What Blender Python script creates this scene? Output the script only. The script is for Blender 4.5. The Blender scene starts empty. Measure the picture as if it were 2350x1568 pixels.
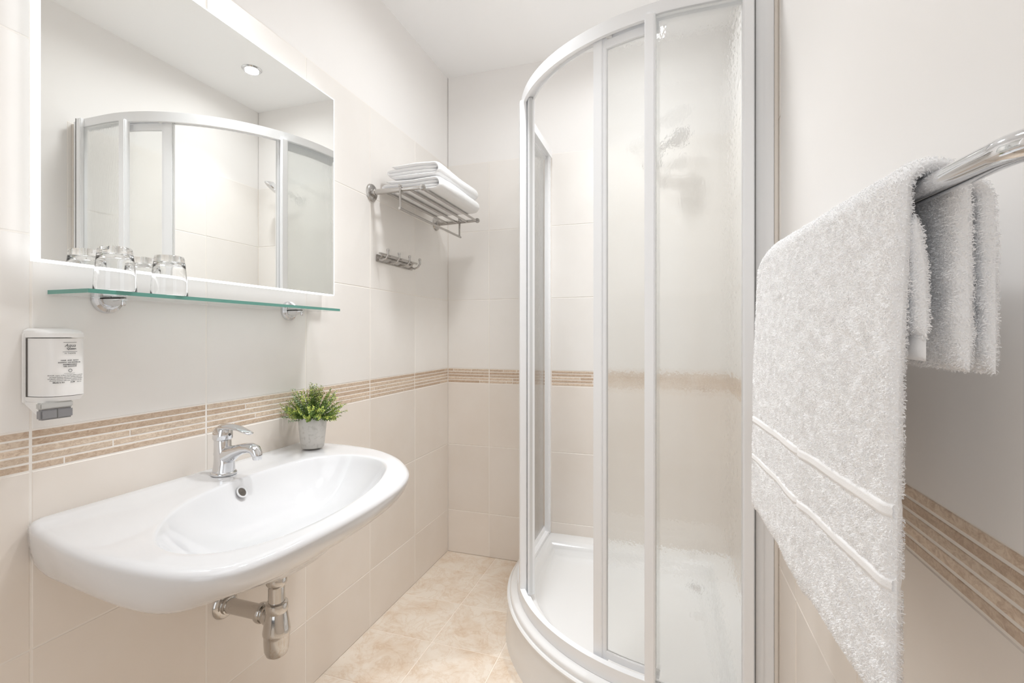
import bpy, bmesh, math, random
from mathutils import Vector, Matrix
random.seed(7)
PI = math.pi
scene = bpy.context.scene
COL = scene.collection

# ------------------------------------------------------------------ camera, world, lights, exposure
F_PX, W_PX, H_PX = 1094.0, 2350.0, 1568.0
cam_d = bpy.data.cameras.new('camera'); cam = bpy.data.objects.new('camera', cam_d); COL.objects.link(cam)
cam.location = (0, 0, 1.14); cam.rotation_euler = (PI/2, 0, math.radians(17.962))
cam_d.sensor_width = 36.0; cam_d.lens = F_PX / W_PX * 36.0
cam_d.shift_y = -(H_PX/2 - 770.3) / W_PX
cam_d.clip_start = 0.02
scene.camera = cam
vs = scene.view_settings
vs.view_transform = 'Standard'; vs.look = 'None'; vs.gamma = 1.0; vs.use_curve_mapping = False
vs.exposure = 0.06
wd = bpy.data.worlds.new('world'); scene.world = wd; wd.use_nodes = True
wd.node_tree.nodes['Background'].inputs[0].default_value = (1.0, 0.99, 0.98, 1)
wd.node_tree.nodes['Background'].inputs[1].default_value = 0.1
cy = scene.cycles
cy.max_bounces = 16; cy.diffuse_bounces = 12; cy.glossy_bounces = 6; cy.transmission_bounces = 12; cy.transparent_max_bounces = 16
cy.sample_clamp_indirect = 6.0

def area_light(name, loc, rot, sx, sy, power, color, spread=180):
    l = bpy.data.lights.new(name, 'AREA'); l.shape = 'RECTANGLE'; l.size = sx; l.size_y = sy; l.energy = power; l.color = color; l.spread = math.radians(spread)
    o = bpy.data.objects.new(name, l); COL.objects.link(o); o.location = loc; o.rotation_euler = rot
    return o
DOORWAY_FILL_POWER, LED_STRENGTH, CEILING_FILL_POWER = 11.5, 2.6, 2.6
# added soft fill light, shining in through the unseen doorway behind the camera
area_light('doorway_fill_light', (-0.42, -1.35, 1.25), (PI/2, 0, 0), 1.2, 2.2, DOORWAY_FILL_POWER, (0.93, 0.965, 1.0))

# added soft fill with no fixture, above the front half of the room
area_light('ceiling_fill_light', (-0.42, 0.05, 2.49), (0, 0, 0), 0.8, 1.3, CEILING_FILL_POWER, (0.95, 0.975, 1.0), 140)

# ------------------------------------------------------------------ room constants
XL, XR, YB, YF, ZC = -1.101, 0.2664, 2.296, -1.0, 2.504
TW = 0.3481
ZG2, ZG1, ZBB, ZBT, ZRA, ZRB, ZTT = 0.2222, 0.5678, 0.8929, 0.9673, 1.3247, 1.6797, 2.0347
CX, CY, RQ = 0.0676, 1.9686, 0.6371

# ------------------------------------------------------------------ materials
def new_mat(name):
    m = bpy.data.materials.new(name); m.use_nodes = True
    nt = m.node_tree; b = nt.nodes['Principled BSDF']
    return m, nt, b
def N(nt, t, **kw):
    n = nt.nodes.new(t)
    for k, v in kw.items():
        if hasattr(n, k): setattr(n, k, v)
        else: n.inputs[k].default_value = v
    return n
def mat(name, color, rough=0.5, metal=0.0, coat=0.0, spec=0.5):
    m, nt, b = new_mat(name)
    b.inputs['Base Color'].default_value = (*color, 1); b.inputs['Roughness'].default_value = rough
    b.inputs['Metallic'].default_value = metal; b.inputs['Coat Weight'].default_value = coat
    b.inputs['Specular IOR Level'].default_value = spec
    return m
def bump(nt, b, h, strength, dist):
    n = N(nt, 'ShaderNodeBump'); n.inputs['Strength'].default_value = strength; n.inputs['Distance'].default_value = dist
    nt.links.new(h, n.inputs['Height']); nt.links.new(n.outputs['Normal'], b.inputs['Normal'])
    return n
def tile_mat(name, ca, cb, rough, scale, bstr=0.06, rnd=0.03, detail=4):
    """glazed tile: soft cloudy colour between ca and cb, small lightness change from piece to piece"""
    m, nt, b = new_mat(name)
    tc = N(nt, 'ShaderNodeTexCoord'); oi = N(nt, 'ShaderNodeObjectInfo')
    geo = N(nt, 'ShaderNodeNewGeometry')
    mul = N(nt, 'ShaderNodeMath', operation='MULTIPLY'); nt.links.new(oi.outputs['Random'], mul.inputs[0]); mul.inputs[1].default_value = 37.0
    add = N(nt, 'ShaderNodeVectorMath', operation='ADD'); nt.links.new(geo.outputs['Position'], add.inputs[0]); nt.links.new(mul.outputs[0], add.inputs[1])
    no = N(nt, 'ShaderNodeTexNoise'); no.inputs['Scale'].default_value = scale; no.inputs['Detail'].default_value = detail; no.inputs['Roughness'].default_value = 0.6
    nt.links.new(add.outputs[0], no.inputs['Vector'])
    cr = N(nt, 'ShaderNodeValToRGB'); cr.color_ramp.elements[0].position = 0.35; cr.color_ramp.elements[1].position = 0.65
    cr.color_ramp.elements[0].color = (*ca, 1); cr.color_ramp.elements[1].color = (*cb, 1)
    nt.links.new(no.outputs['Fac'], cr.inputs[0])
    hsv = N(nt, 'ShaderNodeHueSaturation'); mr = N(nt, 'ShaderNodeMapRange')
    mr.inputs['To Min'].default_value = 1 - rnd; mr.inputs['To Max'].default_value = 1 + rnd
    nt.links.new(oi.outputs['Random'], mr.inputs['Value']); nt.links.new(mr.outputs[0], hsv.inputs['Value'])
    nt.links.new(cr.outputs[0], hsv.inputs['Color']); nt.links.new(hsv.outputs[0], b.inputs['Base Color'])
    b.inputs['Roughness'].default_value = rough
    n2 = N(nt, 'ShaderNodeTexNoise'); n2.inputs['Scale'].default_value = 9.0; n2.inputs['Detail'].default_value = 2
    nt.links.new(add.outputs[0], n2.inputs['Vector'])
    bump(nt, b, n2.outputs['Fac'], bstr, 0.01)
    return m
M = {}
M['tile_up'] = tile_mat('upper_tile_glaze', (0.815, 0.785, 0.75), (0.84, 0.815, 0.785), 0.33, 3.0)
M['tile_low'] = tile_mat('lower_tile_glaze', (0.78, 0.715, 0.65), (0.81, 0.755, 0.70), 0.33, 3.0)
M['grout'] = mat('grout', (0.87, 0.83, 0.78), 0.85)
M['plaster'] = mat('white_plaster', (0.855, 0.84, 0.825), 0.8)
M['ceiling'] = mat('ceiling_paint', (0.91, 0.91, 0.91), 0.85)
M['floor_grout'] = mat('floor_grout', (0.88, 0.80, 0.71), 0.85)

def mosaic_mat():
    m, nt, b = new_mat('listello_stone')
    oi = N(nt, 'ShaderNodeObjectInfo'); geo = N(nt, 'ShaderNodeNewGeometry')
    mp = N(nt, 'ShaderNodeMapping'); mp.inputs['Scale'].default_value = (1, 1, 1.6); nt.links.new(geo.outputs['Position'], mp.inputs['Vector'])
    no = N(nt, 'ShaderNodeTexNoise'); no.inputs['Scale'].default_value = 85; no.inputs['Detail'].default_value = 5; no.inputs['Roughness'].default_value = 0.7
    no.inputs['Distortion'].default_value = 1.2
    nt.links.new(mp.outputs[0], no.inputs['Vector'])
    cr = N(nt, 'ShaderNodeValToRGB'); e = cr.color_ramp.elements
    e[0].position = 0.34; e[0].color = (0.50, 0.375, 0.275, 1); e[1].position = 0.60; e[1].color = (0.70, 0.585, 0.47, 1)
    nt.links.new(no.outputs['Fac'], cr.inputs[0])
    cr2 = N(nt, 'ShaderNodeValToRGB'); cr2.color_ramp.interpolation = 'LINEAR'; e = cr2.color_ramp.elements
    e[0].position = 0; e[0].color = (0.86, 0.80, 0.75, 1); e[1].position = 1; e[1].color = (1.12, 1.12, 1.12, 1)
    a = cr2.color_ramp.elements.new(0.5); a.color = (1.0, 1.0, 1.0, 1)
    nt.links.new(oi.outputs['Random'], cr2.inputs[0])
    mx = N(nt, 'ShaderNodeMix', data_type='RGBA', blend_type='MULTIPLY'); mx.inputs[0].default_value = 1.0
    nt.links.new(cr.outputs[0], mx.inputs[6]); nt.links.new(cr2.outputs[0], mx.inputs[7]); nt.links.new(mx.outputs[2], b.inputs['Base Color'])
    b.inputs['Roughness'].default_value = 0.42
    bump(nt, b, no.outputs['Fac'], 0.15, 0.003)
    return m
M['mosaic'] = mosaic_mat()

def floor_mat():
    m, nt, b = new_mat('marbled_floor_tile')
    oi = N(nt, 'ShaderNodeObjectInfo'); geo = N(nt, 'ShaderNodeNewGeometry')
    mul = N(nt, 'ShaderNodeMath', operation='MULTIPLY'); nt.links.new(oi.outputs['Random'], mul.inputs[0]); mul.inputs[1].default_value = 23.0
    add = N(nt, 'ShaderNodeVectorMath', operation='ADD'); nt.links.new(geo.outputs['Position'], add.inputs[0]); nt.links.new(mul.outputs[0], add.inputs[1])
    n1 = N(nt, 'ShaderNodeTexNoise'); n1.inputs['Scale'].default_value = 7; n1.inputs['Detail'].default_value = 7; n1.inputs['Roughness'].default_value = 0.68; n1.inputs['Distortion'].default_value = 0.5
    nt.links.new(add.outputs[0], n1.inputs['Vector'])
    cr = N(nt, 'ShaderNodeValToRGB'); e = cr.color_ramp.elements
    e[0].position = 0.36; e[0].color = (0.70, 0.57, 0.445, 1); e[1].position = 0.56; e[1].color = (0.79, 0.71, 0.615, 1)
    nt.links.new(n1.outputs['Fac'], cr.inputs[0])
    n2 = N(nt, 'ShaderNodeTexNoise'); n2.inputs['Scale'].default_value = 10; n2.inputs['Detail'].default_value = 9; n2.inputs['Roughness'].default_value = 0.65; n2.inputs['Distortion'].default_value = 0.8
    nt.links.new(add.outputs[0], n2.inputs['Vector'])
    sub = N(nt, 'ShaderNodeMath', operation='SUBTRACT'); nt.links.new(n2.outputs['Fac'], sub.inputs[0]); sub.inputs[1].default_value = 0.5
    ab = N(nt, 'ShaderNodeMath', operation='ABSOLUTE'); nt.links.new(sub.outputs[0], ab.inputs[0])
    cr2 = N(nt, 'ShaderNodeValToRGB'); e = cr2.color_ramp.elements
    e[0].position = 0.0; e[0].color = (0.88, 0.80, 0.72, 1); e[1].position = 0.035; e[1].color = (1, 1, 1, 1)
    nt.links.new(ab.outputs[0], cr2.inputs[0])
    mx = N(nt, 'ShaderNodeMix', data_type='RGBA', blend_type='MULTIPLY'); mx.inputs[0].default_value = 0.62
    nt.links.new(cr.outputs[0], mx.inputs[6]); nt.links.new(cr2.outputs[0], mx.inputs[7]); nt.links.new(mx.outputs[2], b.inputs['Base Color'])
    b.inputs['Roughness'].default_value = 0.38
    bump(nt, b, n1.outputs['Fac'], 0.12, 0.004)
    return m
M['floor'] = floor_mat()
M['ceramic'] = mat('white_ceramic', (0.70, 0.70, 0.71), 0.08, coat=0.3)
M['acrylic'] = mat('white_acrylic', (0.79, 0.79, 0.785), 0.16, coat=0.2)
M['chrome'] = mat('chrome', (0.74, 0.745, 0.76), 0.05, 1.0)
M['dark_chrome'] = mat('plumbing_chrome', (0.60, 0.58, 0.555), 0.08, 1.0)
M['nickel'] = mat('satin_nickel', (0.50, 0.48, 0.46), 0.22, 1.0)
M['alu'] = mat('white_lacquered_aluminium', (0.88, 0.89, 0.905), 0.3)
M['alu_grey'] = mat('matt_aluminium', (0.70, 0.71, 0.71), 0.3, 0.35)
M['seal'] = mat('dark_rubber_seal', (0.12, 0.12, 0.115), 0.6)
M['silicone'] = mat('beige_silicone', (0.80, 0.75, 0.69), 0.5)
M['mirror'] = mat('mirror_silvering', (0.93, 0.94, 0.925), 0.004, 1.0)
M['plastic'] = mat('white_plastic', (0.86, 0.85, 0.835), 0.28)
M['dark_gap'] = mat('dark_gap', (0.12, 0.11, 0.10), 0.7)
M['print'] = mat('black_print', (0.05, 0.05, 0.05), 0.6)
M['soil'] = mat('dark_soil', (0.03, 0.025, 0.02), 0.95)
M['hole'] = mat('drain_dark', (0.16, 0.145, 0.13), 0.25, 0.7)
M['door'] = mat('dark_brown_door_casing', (0.035, 0.025, 0.02), 0.4)

def glass(name, color=(1, 1, 1), rough=0.0, ior=1.45):
    m, nt, b = new_mat(name)
    b.inputs['Base Color'].default_value = (*color, 1); b.inputs['Roughness'].default_value = rough
    b.inputs['Transmission Weight'].default_value = 1.0; b.inputs['IOR'].default_value = ior
    return m
M['glass'] = glass('clear_tumbler_glass')
M['shelf_glass'] = glass('green_tinted_shelf_glass', (0.90, 0.97, 0.95), 0.0, 1.5)
def vol_abs(m, col, dens):
    nt = m.node_tree; v = N(nt, 'ShaderNodeVolumeAbsorption'); v.inputs['Color'].default_value = (*col, 1); v.inputs['Density'].default_value = dens
    nt.links.new(v.outputs[0], nt.nodes['Material Output'].inputs['Volume'])
M['shelf_edge'] = mat('polished_green_glass_edge', (0.10, 0.30, 0.25), 0.08, coat=0.6)
M['shelf_edge_dark'] = mat('dark_glass_edge_reflection', (0.03, 0.07, 0.06), 0.08, coat=0.6)
M['smoke'] = mat('smoky_grey_plastic', (0.24, 0.24, 0.25), 0.12, coat=0.5)
M['smoke_light'] = mat('pale_grey_plastic', (0.50, 0.50, 0.485), 0.15, coat=0.4)

def shower_glass():
    """clear glass with a fine rain texture: refraction through a bumpy sheet plus a slight haze and a sharp reflection"""
    m = bpy.data.materials.new('rain_textured_glass'); m.use_nodes = True; nt = m.node_tree; nt.nodes.clear()
    out = N(nt, 'ShaderNodeOutputMaterial'); geo = N(nt, 'ShaderNodeNewGeometry')
    mp = N(nt, 'ShaderNodeMapping'); mp.inputs['Scale'].default_value = (1, 1, 0.55); nt.links.new(geo.outputs['Position'], mp.inputs['Vector'])
    n1 = N(nt, 'ShaderNodeTexNoise'); n1.inputs['Scale'].default_value = 150; n1.inputs['Detail'].default_value = 2.5
    nt.links.new(mp.outputs[0], n1.inputs['Vector'])
    bp = N(nt, 'ShaderNodeBump'); bp.inputs['Strength'].default_value = 0.55; bp.inputs['Distance'].default_value = 0.0012
    nt.links.new(n1.outputs['Fac'], bp.inputs['Height'])
    rf = N(nt, 'ShaderNodeBsdfRefraction'); rf.inputs['Color'].default_value = (0.955, 0.96, 0.955, 1); rf.inputs['IOR'].default_value = 1.30; rf.inputs['Roughness'].default_value = 0.10
    nt.links.new(bp.outputs[0], rf.inputs['Normal'])
    tr = N(nt, 'ShaderNodeBsdfTransparent'); tr.inputs['Color'].default_value = (0.97, 0.975, 0.97, 1)
    mx = N(nt, 'ShaderNodeMixShader'); mx.inputs[0].default_value = 0.80
    nt.links.new(tr.outputs[0], mx.inputs[1]); nt.links.new(rf.outputs[0], mx.inputs[2])
    df = N(nt, 'ShaderNodeBsdfTranslucent'); df.inputs['Color'].default_value = (0.85, 0.85, 0.85, 1)
    m2 = N(nt, 'ShaderNodeMixShader'); m2.inputs[0].default_value = 0.07
    nt.links.new(mx.outputs[0], m2.inputs[1]); nt.links.new(df.outputs[0], m2.inputs[2])
    gl = N(nt, 'ShaderNodeBsdfGlossy'); gl.inputs['Roughness'].default_value = 0.12; gl.inputs['Color'].default_value = (1, 1, 1, 1)
    nt.links.new(bp.outputs[0], gl.inputs['Normal'])
    fr = N(nt, 'ShaderNodeFresnel'); fr.inputs['IOR'].default_value = 1.33
    m3 = N(nt, 'ShaderNodeMixShader'); nt.links.new(fr.outputs[0], m3.inputs[0])
    nt.links.new(m2.outputs[0], m3.inputs[1]); nt.links.new(gl.outputs[0], m3.inputs[2])
    nt.links.new(m3.outputs[0], out.inputs['Surface'])
    return m
M['shower_glass'] = shower_glass()

def emit(name, col, s):
    m = bpy.data.materials.new(name); m.use_nodes = True; nt = m.node_tree; nt.nodes.clear()
    out = N(nt, 'ShaderNodeOutputMaterial'); e = N(nt, 'ShaderNodeEmission'); e.inputs[0].default_value = (*col, 1); e.inputs[1].default_value = s
    nt.links.new(e.outputs[0], out.inputs[0]); return m
M['led'] = emit('lit_mirror_diffuser', (0.97, 0.985, 1.0), LED_STRENGTH)
M['lamp'] = emit('lit_lamp_disc', (1.0, 0.96, 0.90), 30.0)

def pot_mat():
    m, nt, b = new_mat('speckled_grey_stoneware')
    tc = N(nt, 'ShaderNodeTexCoord'); no = N(nt, 'ShaderNodeTexNoise'); no.inputs['Scale'].default_value = 90; no.inputs['Detail'].default_value = 6
    nt.links.new(tc.outputs['Object'], no.inputs['Vector'])
    cr = N(nt, 'ShaderNodeValToRGB'); e = cr.color_ramp.elements
    e[0].position = 0.33; e[0].color = (0.50, 0.48, 0.45, 1); e[1].position = 0.46; e[1].color = (0.60, 0.58, 0.55, 1)
    nt.links.new(no.outputs['Fac'], cr.inputs[0]); nt.links.new(cr.outputs[0], b.inputs['Base Color']); b.inputs['Roughness'].default_value = 0.75
    bump(nt, b, no.outputs['Fac'], 0.2, 0.002)
    return m
M['pot'] = pot_mat()
def leaf_mat(name, c):
    m, nt, b = new_mat(name)
    geo = N(nt, 'ShaderNodeNewGeometry'); hsv = N(nt, 'ShaderNodeHueSaturation'); hsv.inputs['Color'].default_value = (*c, 1)
    mr = N(nt, 'ShaderNodeMapRange'); mr.inputs['To Min'].default_value = 0.6; mr.inputs['To Max'].default_value = 1.5
    nt.links.new(geo.outputs['Random Per Island'], mr.inputs['Value']); nt.links.new(mr.outputs[0], hsv.inputs['Value'])
    nt.links.new(hsv.outputs[0], b.inputs['Base Color']); b.inputs['Roughness'].default_value = 0.45
    b.inputs['Subsurface Weight'].default_value = 0.0
    return m
M['leaf'] = leaf_mat('green_leaf', (0.135, 0.215, 0.04)); M['leaf_tip'] = leaf_mat('yellow_green_leaf', (0.36, 0.41, 0.08)); M['leaf_pale'] = leaf_mat('blue_grey_leaf', (0.33, 0.42, 0.30))
def towel_mat(name, c=(0.93, 0.93, 0.935), scale=700, bs=0.5):
    m, nt, b = new_mat(name)
    tc = N(nt, 'ShaderNodeTexCoord'); no = N(nt, 'ShaderNodeTexNoise'); no.inputs['Scale'].default_value = scale; no.inputs['Detail'].default_value = 3
    nt.links.new(tc.outputs['Object'], no.inputs['Vector'])
    b.inputs['Base Color'].default_value = (*c, 1); b.inputs['Roughness'].default_value = 0.9; b.inputs['Specular IOR Level'].default_value = 0.15
    b.inputs['Sheen Weight'].default_value = 0.2
    bump(nt, b, no.outputs['Fac'], bs, 0.002)
    return m
M['terry'] = towel_mat('white_terry', scale=420, bs=0.8)
M['hem'] = towel_mat('white_woven_hem', scale=900, bs=0.2)
M['pile'] = mat('white_cotton_loops', (0.94, 0.94, 0.945), 0.85, spec=0.1)

# ------------------------------------------------------------------ helpers
def mesh_from(name, verts, faces, mats=None, smooth=False, midx=None):
    me = bpy.data.meshes.new(name); me.from_pydata([tuple(v) for v in verts], [], faces)
    for m in (mats or []): me.materials.append(m)
    if midx:
        me.polygons.foreach_set('material_index', midx)
    if smooth: me.polygons.foreach_set('use_smooth', [True]*len(me.polygons))
    me.update(); return me
def link(name, me, parent=None, loc=None):
    o = bpy.data.objects.new(name, me); COL.objects.link(o)
    if loc is not None: o.location = loc
    if parent is not None:
        o.parent = parent
        if parent.parent is None: off = parent.location
        else: off = parent.location + parent.parent.location
        o.location = Vector(o.location) - off if loc is not None else -off
    return o
def empty(name, loc=(0, 0, 0)):
    o = bpy.data.objects.new(name, None); COL.objects.link(o); o.location = loc; o.empty_display_size = 0.05; return o
def tag(o, label, cat=None, group=None, kind=None):
    o['label'] = label
    if cat: o['category'] = cat
    if group: o['group'] = group
    if kind: o['kind'] = kind
    return o
class G:
    """geometry collector: several shapes into ONE mesh"""
    def __init__(s): s.v = []; s.f = []; s.m = []; s.mi = 0
    def add(s, v, f):
        b = len(s.v); s.v += [tuple(p) for p in v]; s.f += [tuple(i+b for i in q) for q in f]; s.m += [s.mi]*len(f); return s
    def box(s, x0, x1, y0, y1, z0, z1):
        v = [(x0,y0,z0),(x1,y0,z0),(x1,y1,z0),(x0,y1,z0),(x0,y0,z1),(x1,y0,z1),(x1,y1,z1),(x0,y1,z1)]
        return s.add(v, [(0,3,2,1),(4,5,6,7),(0,1,5,4),(1,2,6,5),(2,3,7,6),(3,0,4,7)])
    def tube(s, pts, r, n=16, cap=True, up=None):
        pts = [Vector(p) for p in pts]; rs = r if isinstance(r, (list, tuple)) else [r]*len(pts)
        v = []; f = []
        t0 = (pts[1]-pts[0]).normalized(); u = Vector(up) if up else (Vector((0,0,1)) if abs(t0.z) < 0.9 else Vector((1,0,0)))
        u = (u - t0*u.dot(t0)).normalized()
        for i, p in enumerate(pts):
            t = ((pts[min(i+1, len(pts)-1)]-pts[i]).normalized() + (pts[i]-pts[max(i-1, 0)]).normalized())
            if t.length < 1e-6: t = t0
            t.normalize(); u = (u - t*u.dot(t)).normalized(); w = t.cross(u)
            ri = rs[i]; ra, rb = ri if isinstance(ri, tuple) else (ri, ri)
            for k in range(n):
                a = 2*PI*k/n; v.append(p + u*math.cos(a)*ra + w*math.sin(a)*rb)
        for i in range(len(pts)-1):
            for k in range(n):
                a, b = i*n+k, i*n+(k+1) % n; f.append((a, b, b+n, a+n))
        if cap: f.append(tuple(range(n-1, -1, -1))); f.append(tuple((len(pts)-1)*n+k for k in range(n)))
        return s.add(v, f)
    def lathe(s, prof, c=(0,0,0), axis='z', n=32, cap=False):
        v = []; f = []; c = Vector(c)
        for r, h in prof:
            for k in range(n):
                a = 2*PI*k/n; x, y = r*math.cos(a), r*math.sin(a)
                p = {'z': (x, y, h), 'x': (h, x, y), 'y': (y, h, x)}[axis]
                v.append(c+Vector(p))
        for i in range(len(prof)-1):
            for k in range(n):
                a, b = i*n+k, i*n+(k+1) % n; f.append((a, b, b+n, a+n))
        if cap: f.append(tuple(range(n-1, -1, -1))); f.append(tuple((len(prof)-1)*n+k for k in range(n)))
        return s.add(v, f)
    def loft(s, rings, closed=True, cap0=False, cap1=False):
        n = len(rings[0]); v = [p for r in rings for p in r]; f = []
        for i in range(len(rings)-1):
            for k in range(n if closed else n-1):
                a, b = i*n+k, i*n+(k+1) % n; f.append((a, b, b+n, a+n))
        if cap0: f.append(tuple(range(n-1, -1, -1)))
        if cap1: f.append(tuple((len(rings)-1)*n+k for k in range(n)))
        return s.add(v, f)
    def build(s, name, mats, parent=None, smooth=True, bevel=0, angle=40, seg=2):
        mats = mats if isinstance(mats, list) else [mats]
        me = mesh_from(name, s.v, s.f, mats, smooth, s.m)
        bm = bmesh.new(); bm.from_mesh(me)
        bmesh.ops.remove_doubles(bm, verts=bm.verts, dist=1e-6)
        bmesh.ops.recalc_face_normals(bm, faces=bm.faces)
        if bevel:
            es = [e for e in bm.edges if len(e.link_faces) == 2 and e.calc_face_angle(0) > math.radians(30)]
            bmesh.ops.bevel(bm, geom=es, offset=bevel, segments=seg, affect='EDGES', clamp_overlap=True)
        if smooth:
            for fc in bm.faces: fc.smooth = True
            for e in bm.edges:
                if len(e.link_faces) == 2 and e.calc_face_angle(0) > math.radians(angle): e.smooth = False
        bm.to_mesh(me); bm.free(); me.update()
        return link(name, me, parent)

# ------------------------------------------------------------------ tiled walls
_tile_cache = {}
def tile_mesh(axis, sgn, w, h, d, mkey, cham=0.0012):
    """a chamfered slab lying in the wall plane, its face at local 0, body behind"""
    key = (axis, sgn, round(w, 4), round(h, 4), d, mkey)
    if key in _tile_cache: return _tile_cache[key]
    W, Hh = w/2, h/2
    ring = lambda a, b, z: [(-a, -b, z), (a, -b, z), (a, b, z), (-a, b, z)]
    v = ring(W, Hh, -d) + ring(W, Hh, -cham) + ring(W-cham, Hh-cham, 0)
    f = [(0,3,2,1)] + [(i, (i+1) % 4, (i+1) % 4+4, i+4) for i in range(4)] + [(i+4, (i+1) % 4+4, (i+1) % 4+8, i+8) for i in range(4)] + [(8,9,10,11)]
    out = []
    for a, b, c in v:
        if axis == 'x': out.append((sgn*c, a, b))
        elif axis == 'y': out.append((a, sgn*c, b))
        else: out.append((a, b, sgn*c))
    me = mesh_from('tile', out, f, [M[mkey]])
    bm = bmesh.new(); bm.from_mesh(me); bmesh.ops.recalc_face_normals(bm, faces=bm.faces); bm.to_mesh(me); bm.free()
    _tile_cache[key] = me
    return me
GW = 0.0036   # joint width
PROUD = 0.0010
def place_tile(parent, axis, sgn, plane, a0, a1, b0, b1, mkey, name='tile', gw=GW, lift=0.0, gh=None):
    gh = gw if gh is None else gh
    w, h = (a1-a0)-gw, (b1-b0)-gh
    if w < 0.006 or h < 0.004: return
    me = tile_mesh(axis, sgn, w, h, 0.006, mkey)
    ca, cb = (a0+a1)/2, (b0+b1)/2; p = plane + sgn*lift
    loc = {'x': (p, ca, cb), 'y': (ca, p, cb), 'z': (ca, cb, p)}[axis]
    o = bpy.data.objects.new(name, me); COL.objects.link(o); o.parent = parent; o.location = loc
    return o
def tiled_wall(parent, axis, sgn, plane, cols, seedv, top_from=-9.0):
    rnd = random.Random(seedv)
    rows = [(0, ZG2, 'tile_low'), (ZG2, ZG1, 'tile_low'), (ZG1, ZBB, 'tile_low'), (ZBT, ZRA, 'tile_up'), (ZRA, ZRB, 'tile_up'), (ZRB, ZTT, 'tile_up')]
    for c0, c1 in cols:
        for z0, z1, mk in rows:
            if mk == 'tile_up' and c0 < top_from: continue
            place_tile(parent, axis, sgn, plane, c0, c1, z0, z1, mk, gh=0.0028, lift=rnd.uniform(0, 0.0003))
        hs = (ZBT-ZBB)/5
        for k in range(5):
            cuts = [c0+GW*0.25, c1-GW*0.25]
            n = rnd.choice([1, 2, 3] if k == 0 else [0, 0, 0, 1, 1, 2]) if top_from < 0 else 0
            inner = sorted(rnd.uniform(c0+0.03, c1-0.03) for _ in range(n) if c1-c0 > 0.08)
            inner = [q for i, q in enumerate(inner) if i == 0 or q-inner[i-1] > 0.02]
            cuts = [cuts[0]] + inner + [cuts[1]]
            for i in range(len(cuts)-1):
                place_tile(parent, axis, sgn, plane, cuts[i]+(0.0006 if i else 0.0009), cuts[i+1]-(0.0006 if i < len(cuts)-2 else 0.0009), ZBB+k*hs, ZBB+(k+1)*hs, 'mosaic', 'listello_strip', gw=0.0004, gh=0.0026, lift=-0.0004+rnd.uniform(0, 0.0004))
def wall(name, boxes, label):
    g = G()
    for i, b in enumerate(boxes):
        g.mi = b[6]; g.box(*b[:6])
    o = g.build(name, [M['grout'], M['plaster']], smooth=False)
    tag(o, label, kind='structure'); return o
e_ = PROUD
w_l = wall('wall_left', [(XL-0.15, XL-e_, YF-0.1, YB+0.15, 0, ZTT, 0), (XL-0.15, XL-e_-0.002, YF-0.1, YB+0.15, ZTT, ZC, 1)], 'left bathroom wall, beige tiles with a striped stone border, white plaster on top')
w_b = wall('wall_back', [(XL, XR, YB+e_, YB+0.15, 0, ZTT, 0), (XL, XR, YB+e_+0.002, YB+0.15, ZTT, ZC, 1)], 'back wall with beige tiles behind the shower')
w_r = wall('wall_right', [(XR+e_, XR+0.15, YF-0.1, YB+0.15, 0, ZBT, 0), (XR+e_, XR+0.15, 1.318, YB+0.15, ZBT, ZTT, 0), (XR+e_, XR+0.15, YF-0.1, 1.318, ZBT+0.0, ZC, 1), (XR+e_+0.002, XR+0.15, 1.318, YB+0.15, ZTT, ZC, 1)], 'right bathroom wall behind the hanging towel')
# wall behind the camera, with its doorway
w_f = wall('wall_front', [(XL, -0.92, YF-0.12, YF, 0, ZC, 1), (0.02, XR, YF-0.12, YF, 0, ZC, 1), (-0.92, 0.02, YF-0.12, YF, 2.05, ZC, 1)], 'white wall with an open doorway behind the camera')
cols_y = []
y = YB
while y > YF+0.01:
    cols_y.append((max(y-TW, YF), y)); y -= TW
tiled_wall(w_l, 'x', 1, XL, cols_y, 11)
cols_r = [(YF, -0.57), (-0.57, -0.222), (-0.222, 0.126), (0.126, 0.474), (0.474, 0.822), (0.822, 1.170), (1.170, 1.318), (1.318, 1.60), (1.60, 1.948), (1.948, YB)]
tiled_wall(w_r, 'x', -1, XR, cols_r, 12, top_from=1.31)
xs = [XL, -0.868, -0.541, -0.541+0.327, -0.541+0.654, XR]
tiled_wall(w_b, 'y', -1, YB, [(xs[i], xs[i+1]) for i in range(5)], 13)
g = G(); g.box(XL-0.15, XR+0.15, YF-0.8, YB+0.15, ZC, ZC+0.1)
tag(g.build('ceiling', M['ceiling'], smooth=False), 'plain white bathroom ceiling', kind='structure')
g = G(); g.box(XL-0.15, XR+0.15, YF-0.8, YB+0.15, -0.1, -0.0016)
fl = g.build('floor', M['floor_grout'], smooth=False); tag(fl, 'beige marbled tile floor', kind='structure')
FT = 0.2640
fx = [XL, -0.8308]; 
while fx[-1]+FT < XR: fx.append(fx[-1]+FT)
fx.append(XR)
fy = [1.8585+FT, 1.8585]
while fy[-1]-FT > YF: fy.append(fy[-1]-FT)
fy = sorted([YF]+fy+[YB])
for i in range(len(fx)-1):
    for j in range(len(fy)-1):
        place_tile(fl, 'z', 1, 0.0, fx[i], fx[i+1], fy[j], fy[j+1], 'floor', gw=0.0030)
# door frame of the doorway (behind the camera)
g = G(); g.box(-0.97, -0.91, YF, YF+0.015, 0, 2.10); g.box(0.01, 0.07, YF, YF+0.015, 0, 2.10); g.box(-0.97, 0.07, YF, YF+0.015, 2.04, 2.10)
tag(g.build('trim_1', M['door'], smooth=False, bevel=0.003), 'dark brown door casing behind the camera', kind='structure')

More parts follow.
